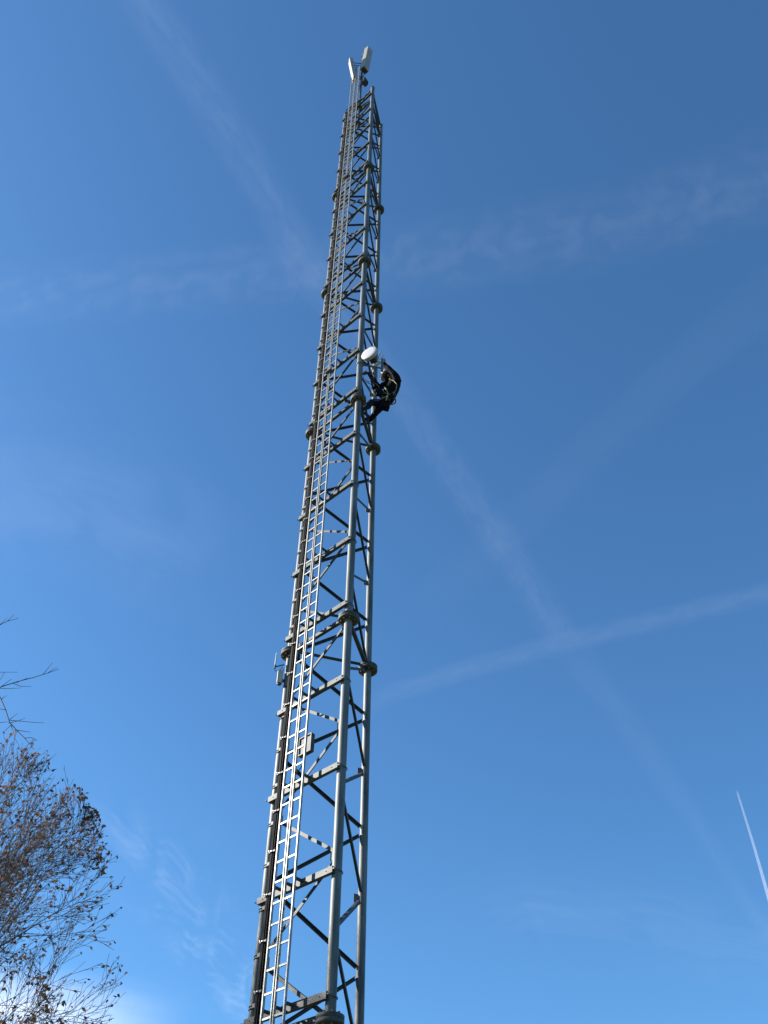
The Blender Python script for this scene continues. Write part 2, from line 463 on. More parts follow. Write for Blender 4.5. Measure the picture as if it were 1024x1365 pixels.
# ------------------------------------------------------------ pole and panel antennas above the top
PT, PO = .735, .015
b = MB(); b.tube([FP(PT, PO, 4.72), FP(PT, PO, 6.10)], .038, 16)
pole = empty('antenna_pole', FP(PT, PO, 4.72), 'dark steel pole carrying the panel antennas above the mast top', 'pole')
b.build('tube', M['galv_dark'], pole)
b = MB(); b.lathe(FP(PT, PO, 6.10), ZV, [(.038, -.01), (.041, -.01), (.041, .01), (0, .012)], 16); b.build('pole_cap', M['darkbox'], pole)
for h in (4.80, 5.06, 5.17):
    b = MB(); b.box(FP(PT, PO, h), U * .10, NF * .06, ZV * .03); b.box(FP(PT, PO - .0, h) + U * .0 - NF * .09, U * .62, NF * .025, ZV * .025)
    b.build('pole_bracket', M['galv_dark'], pole)


def panel(px_off, facing, h_mid, length, wd, dp, tilt, label, arm):
    """sector antenna: rounded long box on tilt brackets; facing = horizontal direction it looks"""
    base = FP(PT, PO, h_mid); fz = facing.normalized(); sx = ZV.cross(fz).normalized()
    e = empty('panel_antenna', base, label, 'antenna', 'panel antennas at the mast top')
    c = base + fz * arm + px_off
    up = (ZV * math.cos(tilt) + fz * math.sin(tilt)).normalized(); fw = sx.cross(up).normalized()
    if fw.dot(fz) < 0: fw = -fw
    b = MB(); b.box(c, sx * wd / 2, fw * dp / 2, up * length / 2, .03); b.build('radome', M['radome'], e)
    b = MB(); b.box(c - up * (length / 2 + .006), sx * (wd / 2 - .02), fw * (dp / 2 - .02), up * .008)
    for q in (-.08, -.03, .03, .08): b.tube([c - up * (length / 2 + .01) + sx * q, c - up * (length / 2 + .06) + sx * q], .014, 8)
    b.build('connector_plate', M['darkbox'], e)
    for s_ in (-.36, .36):
        b = MB(); q = c + up * length * s_ - fw * dp / 2; pz = Vector((base.x, base.y, q.z))
        b.box(q - fw * .012, sx * .07, fw * .012, up * .05)
        b.tube([q - fw * .02 + sx * .04, pz + sx * .05], .016, 8); b.tube([q - fw * .02 - sx * .04, pz - sx * .05], .016, 8)
        b.box(pz, sx * .06, fz * .058, ZV * .035)
        b.build('tilt_bracket', M['galv_dark'], e)
    # jumper cables to the pole
    b = MB()
    for q in (-.05, .05):
        s0 = c - up * (length / 2 + .06) + sx * q
        b.tube([s0, s0 - ZV * .15, s0 - ZV * .28 - fz * arm * .4, Vector((base.x, base.y, s0.z - .5)) + sx * q + fz * .04, Vector((base.x, base.y, s0.z - 1.1)) + fz * .05 + sx * q], .011, 7)
    b.build('jumper_cable', M['cable'], e)
    return e


panel(Vector((.0, 0, 0)), Vector((.80, -.60, 0)), 5.895, 2.25, .29, .21, R(4), 'larger right-hand white panel antenna at the mast top, with shaded front', .20)
panel(Vector((0, 0, 0)), Vector((-1, -.15, 0)), 5.72, 2.15, .27, .15, R(6), 'left-hand white panel antenna at the mast top, slimmer and tilted outwards to the left', .37)
# remote radio unit below the right panel
ru = empty('radio_unit', FP(PT, PO, 5.47), 'dark finned radio unit on the pole below the right-hand panel antenna', 'radio unit')
b = MB(); f1 = Vector((.8, -.6, 0)); s1 = ZV.cross(f1).normalized(); c = FP(PT, PO, 5.47) + f1 * .17
b.box(c, s1 * .12, f1 * .07, ZV * .20, .015); b.build('housing', M['darkbox'], ru)
b = MB()
for k in range(9): b.box(c + f1 * .082 + s1 * (-.1 + .025 * k), s1 * .004, f1 * .0115, ZV * .17)
b.build('cooling_fins', M['darkbox'], ru)
b = MB(); b.box(c - f1 * .10, s1 * .05, f1 * .028, ZV * .05); b.build('mount', M['galv_dark'], ru)

# ------------------------------------------------------------ small gear on the left leg
wa = empty('whip_antenna', at(379, 887, 12.30), 'small white whip antenna on a bent side arm left of the mast', 'antenna')
a0 = at(379, 886, 12.30); a1 = at(366.5, 889, 12.30)
b = MB(); b.tube([a0, a1 + (a0 - a1) * .1, a1 + ZV * .0], .011, 8); b.tube([a1 - ZV * .03, a1 + ZV * .04], .015, 8); b.build('side_arm', M['darkbox'], wa)
b = MB(); b.tube([a1 + ZV * .04, a1 + ZV * .12, a1 + ZV * .30], [.010, .009, .006], 8); b.build('rod', M['bolt'], wa)
b = MB(); pts = [a1 - ZV * .03, a1 - ZV * .09 + (a0 - a1) * .1, a1 - ZV * .10 + (a0 - a1) * .5, a1 - ZV * .04 + (a0 - a1) * .85, a1 - ZV * .12 + (a0 - a1) * 1.0]
b.tube(pts, .006, 6); b.build('loop_cable', M['cable'], wa)
rb = empty('receiver_box', at(373.5, 904, 12.28), 'small cream receiver box with rounded ends beside the left leg, under the whip antenna', 'box')
c = at(373.2, 903, 12.28); b = MB(); b.box(c, Vector((.045, .01, 0)), Vector((-.008, .045, 0)), ZV * .125, .018); b.build('case', M['cream'], rb)
b = MB(); b.lathe(c - ZV * .128, ZV, [(0, -.02), (.03, -.02), (.036, 0), (0, 0)], 12)
b.box((c + LEG['L'] + ZV * c.z) / 2 * 1.0 if False else (c + Vector((LEG['L'].x, LEG['L'].y, c.z))) / 2 + Vector((-.0, 0, -.05)), (Vector((LEG['L'].x, LEG['L'].y, c.z)) - c) * .38, Vector((0, .02, 0)), ZV * .02)
b.build('bracket', M['darkbox'], rb)

# junction box behind the ladder
jb = empty('junction_box', FP(.57, -.02, .66), 'flat grey junction box with a raised rim, hung behind the ladder low on the mast', 'junction box')
c = FP(.575, -.015, .662)
b = MB(); b.box(c, U * .135, NF * .03, ZV * .155, .006); b.build('case', M['rail'], jb)
b = MB()
for s_ in (-1, 1):
    b.box(c + NF * .036 + U * s_ * .128, U * .009, NF * .012, ZV * .155); b.box(c + NF * .0362 + ZV * s_ * .147, U * .1185, NF * .012, ZV * .009)
b.build('rim', M['darkbox'], jb)
b = MB(); b.tube([c - ZV * .155, c - ZV * .3 - U * .05, FP(.3, .06, .56)], .009, 6); b.build('gland_cable', M['cable'], jb)

# ------------------------------------------------------------ microwave dish
DN = Vector((-.50, -.866, 0)).normalized(); dc = at(491.8, 469.8, 11.22)
dish = empty('dish_antenna', dc, 'round white microwave dish antenna with a flat face, beside the climber', 'dish antenna')
b = MB(); b.lathe(dc, DN, [(0, .008), (.12, .007), (.185, .002), (.196, -.006), (.196, -.012)], 40); b.build('face', M['dish'], dish)
b = MB(); b.lathe(dc, DN, [(.199, -.0125), (.201, -.02), (.201, -.065), (.19, -.078), (.13, -.10), (.09, -.105), (0, -.106)], 40); b.build('shroud', M['dishrim'], dish)
DS = ZV.cross(DN).normalized()
b = MB(); c = dc - DN * .185; b.box(c, DS * .075, DN * .078, ZV * .085, .015); b.build('radio_box', M['darkbox'], dish)
# mounting pipe and yoke
mp_ = empty('dish_mount', at(499, 486, 11.95), 'galvanised pipe mount with clamps holding the dish off the mast', 'bracket')
pA = at(495, 504, 11.70); pB = Vector((pA.x + .01, pA.y + .0, pA.z + .72))
p0 = dc - DN * .42 + DS * .10
q0 = Vector((p0.x, p0.y, dc.z - .26)); q1 = Vector((p0.x, p0.y, dc.z + .22))
b = MB(); b.tube([q0, q1], .028, 14); b.build('pipe', M['galv'], mp_)
b = MB()
for dz in (-.15,):
    pm = Vector((p0.x, p0.y, dc.z + dz)); lm = Vector((LEG['M'].x, LEG['M'].y, pm.z - .05))
    d = (lm - pm); b.tube([pm, pm + d * (1 - .075 / d.length)], .020, 10)
    b.lathe(lm - ZV * .03, ZV, [(RLEG + .002, 0), (RLEG + .014, 0), (RLEG + .014, .05), (RLEG + .002, .05)], 24)
b.build('clamp_arm', M['galv'], mp_)
b = MB(); t1 = at(497, 490, 11.62); t2 = at(512, 480, 11.72)
b.tube([t1, t2], .030, 12); b.lathe(t1, t1 - t2, [(.030, -.02), (.042, -.02), (.042, .02), (0, .02)], 14); b.lathe(t2, t2 - t1, [(.030, -.03), (.05, -.03), (.05, .0), (0, .0)], 14)
b.build('tilt_strut', M['cream'], mp_)
b = MB(); b.tube([at(504, 478, 11.66), at(508, 468, 11.70)], .014, 8); b.tube([at(500, 484, 11.7), at(511, 474, 11.75)], .012, 8); b.build('fine_adjuster', M['bolt'], mp_)
# coax cables looping round the dish mount
cx = empty('coax_cable', at(492, 500, 11.9), 'thin dark coaxial cables looping loosely below the dish', 'cable')
b = MB()
for pts in ([(497, 487, 11.7), (493, 493, 11.75), (489, 492, 11.8), (486, 497, 11.9), (485, 507, 12.0), (490, 515, 12.1), (498, 519, 12.1)],
            [(500, 489, 11.75), (497, 499, 11.8), (499, 507, 11.85), (494, 512, 11.9), (487, 505, 11.9)],
            [(484, 505, 12.1), (490, 509, 12.1), (498, 508, 12.1), (505, 511, 12.1)],
            [(484, 510, 12.1), (492, 511, 12.2), (500, 517, 12.2)]):
    P_ = [at(*q) for q in pts]; sm = []
    for i in range(len(P_) - 1):
        p_1 = P_[max(i - 1, 0)]; p1 = P_[i]; p2 = P_[i + 1]; p3 = P_[min(i + 2, len(P_) - 1)]
        for t in (0, .25, .5, .75):
            sm.append(.5 * ((2 * p1) + (p2 - p_1) * t + (2 * p_1 - 5 * p1 + 4 * p2 - p3) * t * t + (3 * p1 - p_1 - 3 * p2 + p3) * t ** 3))
    sm.append(P_[-1]); b.tube(sm, .0055, 6)
b.build('loop', M['cable'], cx)

# ------------------------------------------------------------ the climber
J = {k: at(*v) for k, v in dict(
    hip=(515, 536, 12.10), waist=(518.5, 528, 12.05), chest=(525, 513, 11.95), neck=(523, 504.5, 11.94), head=(515, 501, 11.96),
    shR=(532, 507.5, 11.80), elR=(521, 493, 11.74), haR=(509.5, 483.5, 11.74),
    shL=(520, 511, 12.06), elL=(505, 516, 11.95), haL=(491, 497, 11.98),
    hipL=(512, 537.5, 12.18), hipR=(515, 539, 12.02), knR=(495, 536, 11.85), anR=(487.5, 545, 11.66), toR=(481, 543.5, 11.56),
    knL=(503.5, 547, 12.02), anL=(494.5, 559, 12.28), toL=(486.5, 557, 12.2)).items()}


def hand(V, E, Rr, wrist_i, wrist, fdir, pnorm, side):
    """palm, four unequal bent fingers and a thumb leaving the side of the palm"""
    fdir = fdir.normalized(); pnorm = (pnorm - fdir * pnorm.dot(fdir)).normalized(); sd = fdir.cross(pnorm) * side
    i0 = len(V); V.append(wrist + fdir * .045); E.append((wrist_i, i0)); Rr.append((.036, .018))
    for k, (o_, ln) in enumerate(((-.030, .072), (-.010, .082), (.010, .076), (.029, .060))):
        prev = i0; p = wrist + fdir * .085 + sd * o_
        j = len(V); V.append(p); E.append((prev, j)); Rr.append(.0105); prev = j
        d = fdir.copy()
        for s_ in range(3):
            d = (d + pnorm * .62).normalized(); p = p + d * ln / 3
            j = len(V); V.append(p); E.append((prev, j)); Rr.append(.0092 - .0008 * s_); prev = j
    p = wrist + fdir * .035 - sd * .036; prev = i0; d = (fdir * .8 - sd * .7 + pnorm * .3).normalized()
    for s_ in range(3):
        j = len(V); V.append(p); E.append((prev, j)); Rr.append(.0115 - .001 * s_); prev = j
        p = p + d * .03; d = (d + pnorm * .35 + sd * .25).normalized()


V, E, Rr = [], [], []


def jn(p, r, par=None):
    V.append(Vector(p)); Rr.append(r)
    if par is not None: E.append((par, len(V) - 1))
    return len(V) - 1


i_h = jn(J['hip'], .105); i_w = jn(J['waist'], .105, i_h); i_c = jn(J['chest'], .135, i_w)
i_n0 = jn(J['chest'].lerp(J['neck'], .72), .085, i_c)
i_n = jn(J['neck'].lerp(J['head'], .28), .055, i_n0)
hd = (J['head'] - J['neck']).normalized()
FACE = Vector((-.62, .35, -.55)); FACE = (FACE - hd * FACE.dot(hd)).normalized(); SIDE = hd.cross(FACE)
hc = J['head']
i_s = jn(hc - hd * .03, .075, i_n); i_k = jn(hc + hd * .055, .080, i_s); i_t = jn(hc + hd * .105, .05, i_k)
i_nose = jn(hc + FACE * .095 + hd * .0, .014, i_s); i_chin = jn(hc - hd * .085 + FACE * .062, .026, i_s)
for s_ in (-1, 1):
    jn(hc + SIDE * s_ * .086 + hd * .0, .014, i_s)
for sd in ('R', 'L'):
    a = jn(J['chest'].lerp(J['sh' + sd], .8), .066, i_c); b2 = jn(J['sh' + sd].lerp(J['el' + sd], .25), .052, a); c_ = jn(J['el' + sd], .041, b2)
    m1 = jn(J['el' + sd].lerp(J['ha' + sd], .35), .040, c_); w1 = jn(J['ha' + sd], .026, m1)
    fd = (J['ha' + sd] - J['el' + sd]).normalized()
    hand(V, E, Rr, w1, J['ha' + sd], fd * .7 + Vector((-.4, .1, .1)), Vector((-.2, .7, -.2)), 1 if sd == 'R' else -1)
    a = jn(J['hip' + sd], .095, i_h); b2 = jn(J['hip' + sd].lerp(J['kn' + sd], .5), .075, a); c_ = jn(J['kn' + sd], .056, b2)
    m1 = jn(J['kn' + sd].lerp(J['an' + sd], .35), .055, c_); w1 = jn(J['an' + sd], .030, m1); jn(J['an' + sd].lerp(J['to' + sd], .45) - (J['kn' + sd] - J['an' + sd]).normalized() * .03, .022, w1)
person = skinned('person', V, E, Rr, M['skin'], None, 2, 0, J['hip'])
person.data.materials.append(M['glove'])
for pl in person.data.polygons:
    wc = pl.center + J['hip']
    if min((wc - (J['haR'])).length, (wc - J['haL']).length) < .17: pl.material_index = 1
tag(person, 'climber in dark workwear and white helmet, hanging on the mast, reaching for the dish', 'person')

V, E, Rr = [], [], []
a = jn(J['hip'].lerp(J['waist'], -.15), .185); b2 = jn(J['waist'], .178, a); c_ = jn(J['chest'], .212, b2); n_ = jn(J['chest'].lerp(J['neck'], .8), .135, c_)
hd0 = jn(J['neck'].lerp(J['head'], .5), .12, n_); jn(J['head'] + Vector((.045, .0, .0)), .118, hd0)
for sd in ('R', 'L'):
    s0 = jn(J['chest'].lerp(J['sh' + sd], .85), .112, c_); s1_ = jn(J['sh' + sd].lerp(J['el' + sd], .28), .096, s0)
    s2 = jn(J['sh' + sd].lerp(J['el' + sd], .7), .080, s1_); e_ = jn(J['el' + sd], .066, s2)
    f_ = jn(J['el' + sd].lerp(J['ha' + sd], .45), .062, e_); jn(J['el' + sd].lerp(J['ha' + sd], .97), .046, f_)
jk = skinned('jacket', V, E, Rr, M['navy'], person, 2, 0)
V, E, Rr = [], [], []
a = jn(J['hip'], .172); jn(J['hip'].lerp(J['waist'], .55), .155, a)
for sd in ('R', 'L'):
    s0 = jn(J['hip' + sd], .118, a); s1_ = jn(J['hip' + sd].lerp(J['kn' + sd], .5), .100, s0); e_ = jn(J['kn' + sd], .080, s1_)
    f_ = jn(J['kn' + sd].lerp(J['an' + sd], .4), .074, e_); jn(J['kn' + sd].lerp(J['an' + sd], .88), .058, f_)
tr_ = skinned('trousers', V, E, Rr, M['trouser'], person, 2, 0)
# crumple the cloth
for ob, am in ((jk, .016), (tr_, .014)):
    from mathutils import noise
    for q in ob.data.vertices:
        n3 = noise.noise_vector(q.co * 9.0) + noise.noise_vector(q.co * 22.0) * .45
        q.co += n3 * am
for sd in ('R', 'L'):
    V, E, Rr = [], [], []
    fd = (J['to' + sd] - J['an' + sd]).normalized()
    sh_ = (J['kn' + sd] - J['an' + sd]).normalized()
    a = jn(J['an' + sd], .052); jn(J['an' + sd] + sh_ * .12, .056, a); b2 = jn(J['an' + sd] - sh_ * .045 + fd * .10, (.050, .042), a); jn(J['an' + sd] - sh_ * .05 + fd * .19, (.044, .034), b2); jn(J['an' + sd] - sh_ * .045 - fd * .05, .042, a)
    skinned('boot', V, E, Rr, M['boot'], person, 2, 0)
# helmet, hair, eyes, ear defenders
b = MB(); ax = (hd * .9 + FACE * .08).normalized(); hx = FACE - ax * FACE.dot(ax); hx.normalize(); hy = ax.cross(hx); prof = []
cc = hc + hd * .03
vs = []; NS = 28
pr = [(.121, -.002), (.123, .008), (.120, .032), (.110, .062), (.090, .092), (.060, .112), (.028, .121), (.001, .123)]
for r, h_ in pr:
    for k in range(NS):
        an = 2 * PI * k / NS; rr = r * (1.0 + .10 * abs(math.cos(an))) + (.035 * max(0, math.cos(an)) ** 6 if h_ < .01 else 0)
        rib = .004 * (1 if abs(math.sin(an)) < .25 and h_ > .02 else 0)
        vs.append(cc + ax * (h_ + rib) + (hx * math.cos(an) + hy * math.sin(an)) * rr)
fs = [(i * NS + k, i * NS + (k + 1) % NS, (i + 1) * NS + (k + 1) % NS, (i + 1) * NS + k) for i in range(len(pr) - 1) for k in range(NS)]
b.add(vs, fs, True); hel = b.build('helmet', M['helmet'], person)
sm_ = hel.modifiers.new('shell', 'SOLIDIFY'); sm_.thickness = .004
b = MB()
for s_ in (-1, 1):
    pts = [hc + SIDE * s_ * .100 + hd * .03, hc + SIDE * s_ * .092 - hd * .03 + FACE * .02, hc + SIDE * s_ * .05 - hd * .095 + FACE * .055, hc - hd * .108 + FACE * .075]
    b.tube(pts, .008, 6)
b.build('chin_strap', M['orange'], person)
for s_ in (-1, 1):
    b = MB(); b.lathe(hc + SIDE * s_ * .080 - hd * .005, SIDE * s_, [(.042, 0), (.046, .012), (.040, .034), (.0, .040)], 18); b.build('ear_defender', M['orange'], person)
    b = MB(); b.lathe(hc + SIDE * s_ * .030 + FACE * .074 + hd * .012, FACE, [(.013, -.01), (.011, 0), (.006, .005), (0, .006)], 12); b.build('eye', M['eye'], person)
b = MB(); b.lathe(hc - FACE * .030 + hd * .0, -FACE, [(.084, -.03), (.084, .0), (.074, .035), (.045, .056), (0, .062)], 20); b.build('hair', M['hair'], person)
b = MB(); b.tube([hc + FACE * .078 - hd * .045 + SIDE * v for v in (-.02, 0, .02)], .004, 6); b.build('mouth', M['red'], person)

# harness
hn = MB(); B1 = (J['shR'] - J['shL']).normalized()
sp_ax = (J['chest'] - J['hip']).normalized(); fr = sp_ax.cross(B1).normalized()
if fr.x > 0: fr = -fr


def loop(c, ax_, r, n=22, sq=1.0):
    x = ax_.orthogonal().normalized(); y = ax_.cross(x)
    return [c + (x * math.cos(2 * PI * k / n) + y * math.sin(2 * PI * k / n)) * r for k in range(n + 1)]


hn.tube(loop(J['waist'].lerp(J['hip'], .45), sp_ax, .192), .016, 7, caps=False)
for sd in ('R', 'L'): hn.tube(loop(J['hip' + sd].lerp(J['kn' + sd], .28), J['kn' + sd] - J['hip' + sd], .128), .013, 7, caps=False)
hn.build('harness', M['webbing'], person)
for px, py, Y_, sz in ((505.5, 523.5, 11.86, (.070, .05, .085)), (500.5, 519, 11.92, (.05, .04, .07)), (522, 531, 11.86, (.045, .045, .07))):
    b = MB(); b.box(at(px, py, Y_), Vector((sz[0], .01, -.02)), Vector((0, sz[1], 0)), Vector((.02, 0, sz[2])), .012); b.build('tool_pouch', M['bag'], person)
b = MB()
b.tube([at(512.5, 516, 11.85), at(515, 519, 11.80), at(517, 524, 11.80), at(516.5, 530, 11.82), at(514.5, 534, 11.84)], .017, 7)
b.tube([at(519, 505, 11.78), at(525, 507.5, 11.74), at(529, 512, 11.73), at(528.5, 517, 11.76)], .011, 7)
b.build('harness_strap', M['hivis'], person)
b = MB(); b.tube([at(529, 516, 11.72), at(528, 520, 11.72), at(525, 524, 11.75)], .010, 7); b.tube([at(498, 533.5, 11.78), at(504, 534, 11.78), at(511, 531, 11.80), at(515, 528, 11.83)], .006, 6); b.build('work_rope', M['webbing'], person)
# carabiners and gear on the belt
for px, py, m_ in ((524, 524, 'darkbox'), (526, 525.5, 'webbing'), (499, 521, 'webbing'), (503, 519, 'galv'), (501, 525, 'darkbox'), (519, 533, 'red')):
    b = MB(); c = at(px, py, 11.82); pts = loop(c, Vector((.3, .9, .1)).normalized(), .021, 12); pts = [c + Vector(((q - c).x, (q - c).y, (q - c).z * 1.7)) for q in pts]
    b.tube(pts, .007, 6, caps=False); b.build('carabiner', M[m_], person)
# lanyard to the mast
ln_ = MB(); p0_ = at(499, 521, 11.84); p1_ = Vector((LEG['R'].x - .06, LEG['R'].y - .05, p0_.z + .55))
ln_.tube([p0_, p0_.lerp(p1_, .3) - ZV * .07, p0_.lerp(p1_, .7) - ZV * .05, p1_], .006, 7)
ln_.tube([at(497, 510, 11.9), at(501, 511, 11.9), at(505, 515, 11.9), at(506, 522, 11.9), at(502, 526, 11.9)], .008, 7)
o = ln_.build('lanyard', M['webbing']); tag(o, 'pale lanyard ropes tying the climber to the mast', 'rope')
# tool bag at the hip
tb = empty('tool_bag', at(516, 541, 11.92), 'square black tool bag hanging below the climber', 'bag')
c = at(512.5, 540, 11.93); xa = Vector((.94, .3, 0)).normalized(); ya = ZV.cross(xa)
b = MB(); b.box(c, xa * .108, ya * .065, ZV * .130, .014); bag = b.build('bag_body', M['bag'], tb)
b = MB(); b.box(c + ZV * .133, xa * .112, ya * .069, ZV * .012, .004); b.build('bag_rim', M['bag'], tb)
b = MB()
for s_ in (-1, 1): b.tube([c + ZV * .13 + xa * s_ * .07, c + ZV * .22 + xa * s_ * .04, c + ZV * .28], .008, 6)
b.build('bag_strap', M['webbing'], tb)


# ------------------------------------------------------------ trees
def rnd_perp(d):
    v = Vector((random.gauss(0, 1), random.gauss(0, 1), random.gauss(0, 1))); v -= d * v.dot(d)
    return v.normalized()


def limb(b, tips, p, d, L, r, lvl, maxl, spread=.62, upb=.10, inside=None, wob=.10, nch=None):
    n = max(3, int(5 - lvl * .4)); pts = [p.copy()]; dd = d.copy()
    for i in range(n):
        dd = (dd + rnd_perp(dd) * wob + Vector((0, 0, upb * .5))).normalized()
        q_ = p + dd * (L / n)
        if inside and len(pts) > 1 and not inside(q_): break
        p = q_; pts.append(p.copy())
    m_ = len(pts) - 1; rs = [max(r * (1 - i / m_) ** 1.15, .0021) for i in range(m_ + 1)]
    sides = 8 if lvl == 0 else 6 if lvl == 1 else 4 if lvl < 4 else 3
    b.tube(pts, rs, sides, caps=False)
    tips.append((pts[-1], dd, lvl, pts))
    if lvl >= maxl: return
    k = nch[lvl] if nch else 5
    for i in range(k):
        u = .22 + .76 * (i + random.random() * .8) / k
        f = u * (len(pts) - 1); j = min(int(f), len(pts) - 2); q = pts[j].lerp(pts[j + 1], f - j)
        t = (pts[j + 1] - pts[j]).normalized()
        nd = (t + rnd_perp(t) * (spread * random.uniform(.7, 1.3)) + Vector((0, 0, upb))).normalized()
        limb(b, tips, q, nd, L * random.uniform(.42, .66) * (1 - .35 * u), max(rs[j] * .55, .0026), lvl + 1, maxl, spread, upb, inside, wob, nch)


def leaf(b, p, size, mi):
    """a small folded leaf hanging from p"""
    a = random.uniform(0, 2 * PI); d = Vector((math.cos(a), math.sin(a), random.uniform(-1.3, .5))).normalized()
    s_ = rnd_perp(d); n = d.cross(s_); L_ = size * random.uniform(.7, 1.25); w_ = L_ * random.uniform(.28, .42); c = random.uniform(.1, .5) * w_
    b.cur = mi
    vs = [p, p + d * L_ * .35 + s_ * w_ + n * c, p + d * L_ * .55, p + d * L_ + n * c * .6, p + d * L_ * .35 - s_ * w_ + n * c]
    b.add(vs, [(0, 1, 2), (1, 3, 2), (0, 2, 4), (2, 3, 4)])


# brown-leaved tree, crown edge enters the frame at lower left
random.seed(21)
TC = Vector((-5.15, 9.0, 0))
tree = empty('leafy_tree', TC, 'autumn tree with a dense tangle of dark twigs and scattered brown leaves at lower left', 'tree')
CC = Vector((-5.1, 9.0, 4.80)); CR = Vector((2.66, 2.6, 2.8))


def inside(p):
    q = p - CC; s_ = 1 + .10 * noise.noise(p * .9) + .05 * noise.noise(p * 3.1)
    return (q.x / CR.x) ** 2 + (q.y / CR.y) ** 2 + (q.z / CR.z) ** 2 < s_ * s_


b = MB(); tips = []
b.tube([TC, TC + Vector((.02, .02, .8)), TC + Vector((-.03, .05, 2.5))], [.17, .14, .11], 14, caps=False)
top = TC + Vector((-.03, .05, 2.3))
NL = 29
for i in range(NL):
    a = i * 2.39996 + .2; el = R(14 + 70 * ((i * .618) % 1.0))
    d = Vector((math.cos(a) * math.cos(el), math.sin(a) * math.cos(el), math.sin(el)))
    # more limbs sweep towards the lit open side
    limb(b, tips, top + Vector((0, 0, random.uniform(-.7, .25))), d, random.uniform(4.4, 5.2) * (1.12 if el > R(50) else 1), .055, 0, 4, .60, .06, inside, .12, (7, 6, 5, 4))
trunk = b.build('trunk', M['bark'], tree)
b = MB(); random.seed(5)
for p, d, lvl, pts in tips:
    if lvl < 3: continue
    if p.x < -5.8: dens = .25
    else: dens = 1.0
    if lvl == 4 and random.random() < .60 * dens:
        lp = p if random.random() < .5 else pts[-2].lerp(pts[-1], random.random())
        cl = 1 if random.random() < .6 else 2
        low = p.z < 4.6
        for _ in range(cl): leaf(b, lp + rnd_perp(d) * .01, .046, (1 if random.random() < (.42 if low else .16) else 2 if random.random() < (.18 if low else .05) else 0))
b.build('leaves', [M['leaf'], M['leaf2'], M['leaf3']], tree)

# a big neighbour of the same kind beyond the left edge shades the lowest part of the mast
big = tree.copy(); C.objects.link(big); big.location = (-13.4, 16.0, 0); big.scale = (1.5, 1.5, 2.0); big.rotation_euler = (0, 0, 2.1)
tag(big, 'large brown-leaved tree standing left of the picture, shading the foot of the mast', 'tree')
for ch in list(tree.children):
    c2 = ch.copy(); C.objects.link(c2); c2.parent = big

# taller bare tree whose outer twigs reach into the frame above it
random.seed(8)
T2 = Vector((-8.3, 9.9, 0))
tr2 = empty('bare_tree', T2, 'tall bare tree whose leafless twigs reach in from the left edge above the brown-leaved crown', 'tree')
b = MB(); tips = []
C2 = Vector((-8.3, 9.9, 7.2)); R2 = Vector((3.0, 3.0, 4.6))


def inside2(p):
    q = p - C2
    return (q.x / R2.x) ** 2 + (q.y / R2.y) ** 2 + (q.z / R2.z) ** 2 < 1


tp = [T2, T2 + Vector((.05, 0, 2)), T2 + Vector((-.05, .1, 4.5)), T2 + Vector((.1, .0, 7.5)), T2 + Vector((.0, .1, 10.8))]
b.tube(tp, [.24, .19, .15, .09, .02], 14, caps=False)
for i in range(26):
    z = 2.6 + 7.6 * i / 26; a = i * 2.39996; el = R(30 + 25 * random.random())
    d = Vector((math.cos(a) * math.cos(el), math.sin(a) * math.cos(el), math.sin(el)))
    limb(b, tips, T2 + Vector((.03, .05, z)), d, random.uniform(2.2, 3.2) * (1.1 - .5 * i / 26), .045, 0, 3, .6, .05, inside2, .10, (6, 5, 4))


def twig(pts, r0, r1):
    Q = [at(*q) for q in pts]; n = len(Q)
    b.tube(Q, [r0 + (r1 - r0) * i / (n - 1) for i in range(n)], 5, caps=False)


root1 = T2 + Vector((.1, .0, 6.2)); r0_ = T2 + Vector((.05, 0, 7.0)); r2_ = T2 + Vector((.05, 0, 5.6))
for st, pts, ra in ((root1, [(-60, 932, 8.9), (-20, 922, 8.85), (0, 916, 8.8), (25, 908, 8.8), (45, 903, 8.8), (58, 899, 8.8), (70, 895, 8.8), (79, 891.5, 8.8)], .0075),
                    (r0_, [(-60, 860, 9), (-20, 842, 9), (0, 833, 9), (10, 828, 9), (18, 826, 9), (25, 823.5, 9)], .006),
                    (r2_, [(-50, 870, 8.9), (-15, 905, 8.8), (1, 931, 8.7), (8, 947, 8.7), (13, 963, 8.7), (22, 973, 8.7), (33, 984, 8.7), (40, 992, 8.7), (46, 999, 8.7)], .0085)):
    q1 = at(*pts[0]); b.tube([st, st.lerp(q1, .5) + Vector((0, 0, .08)), q1], [.03, .015, ra], 6, caps=False)
    twig(pts, ra, .0024)
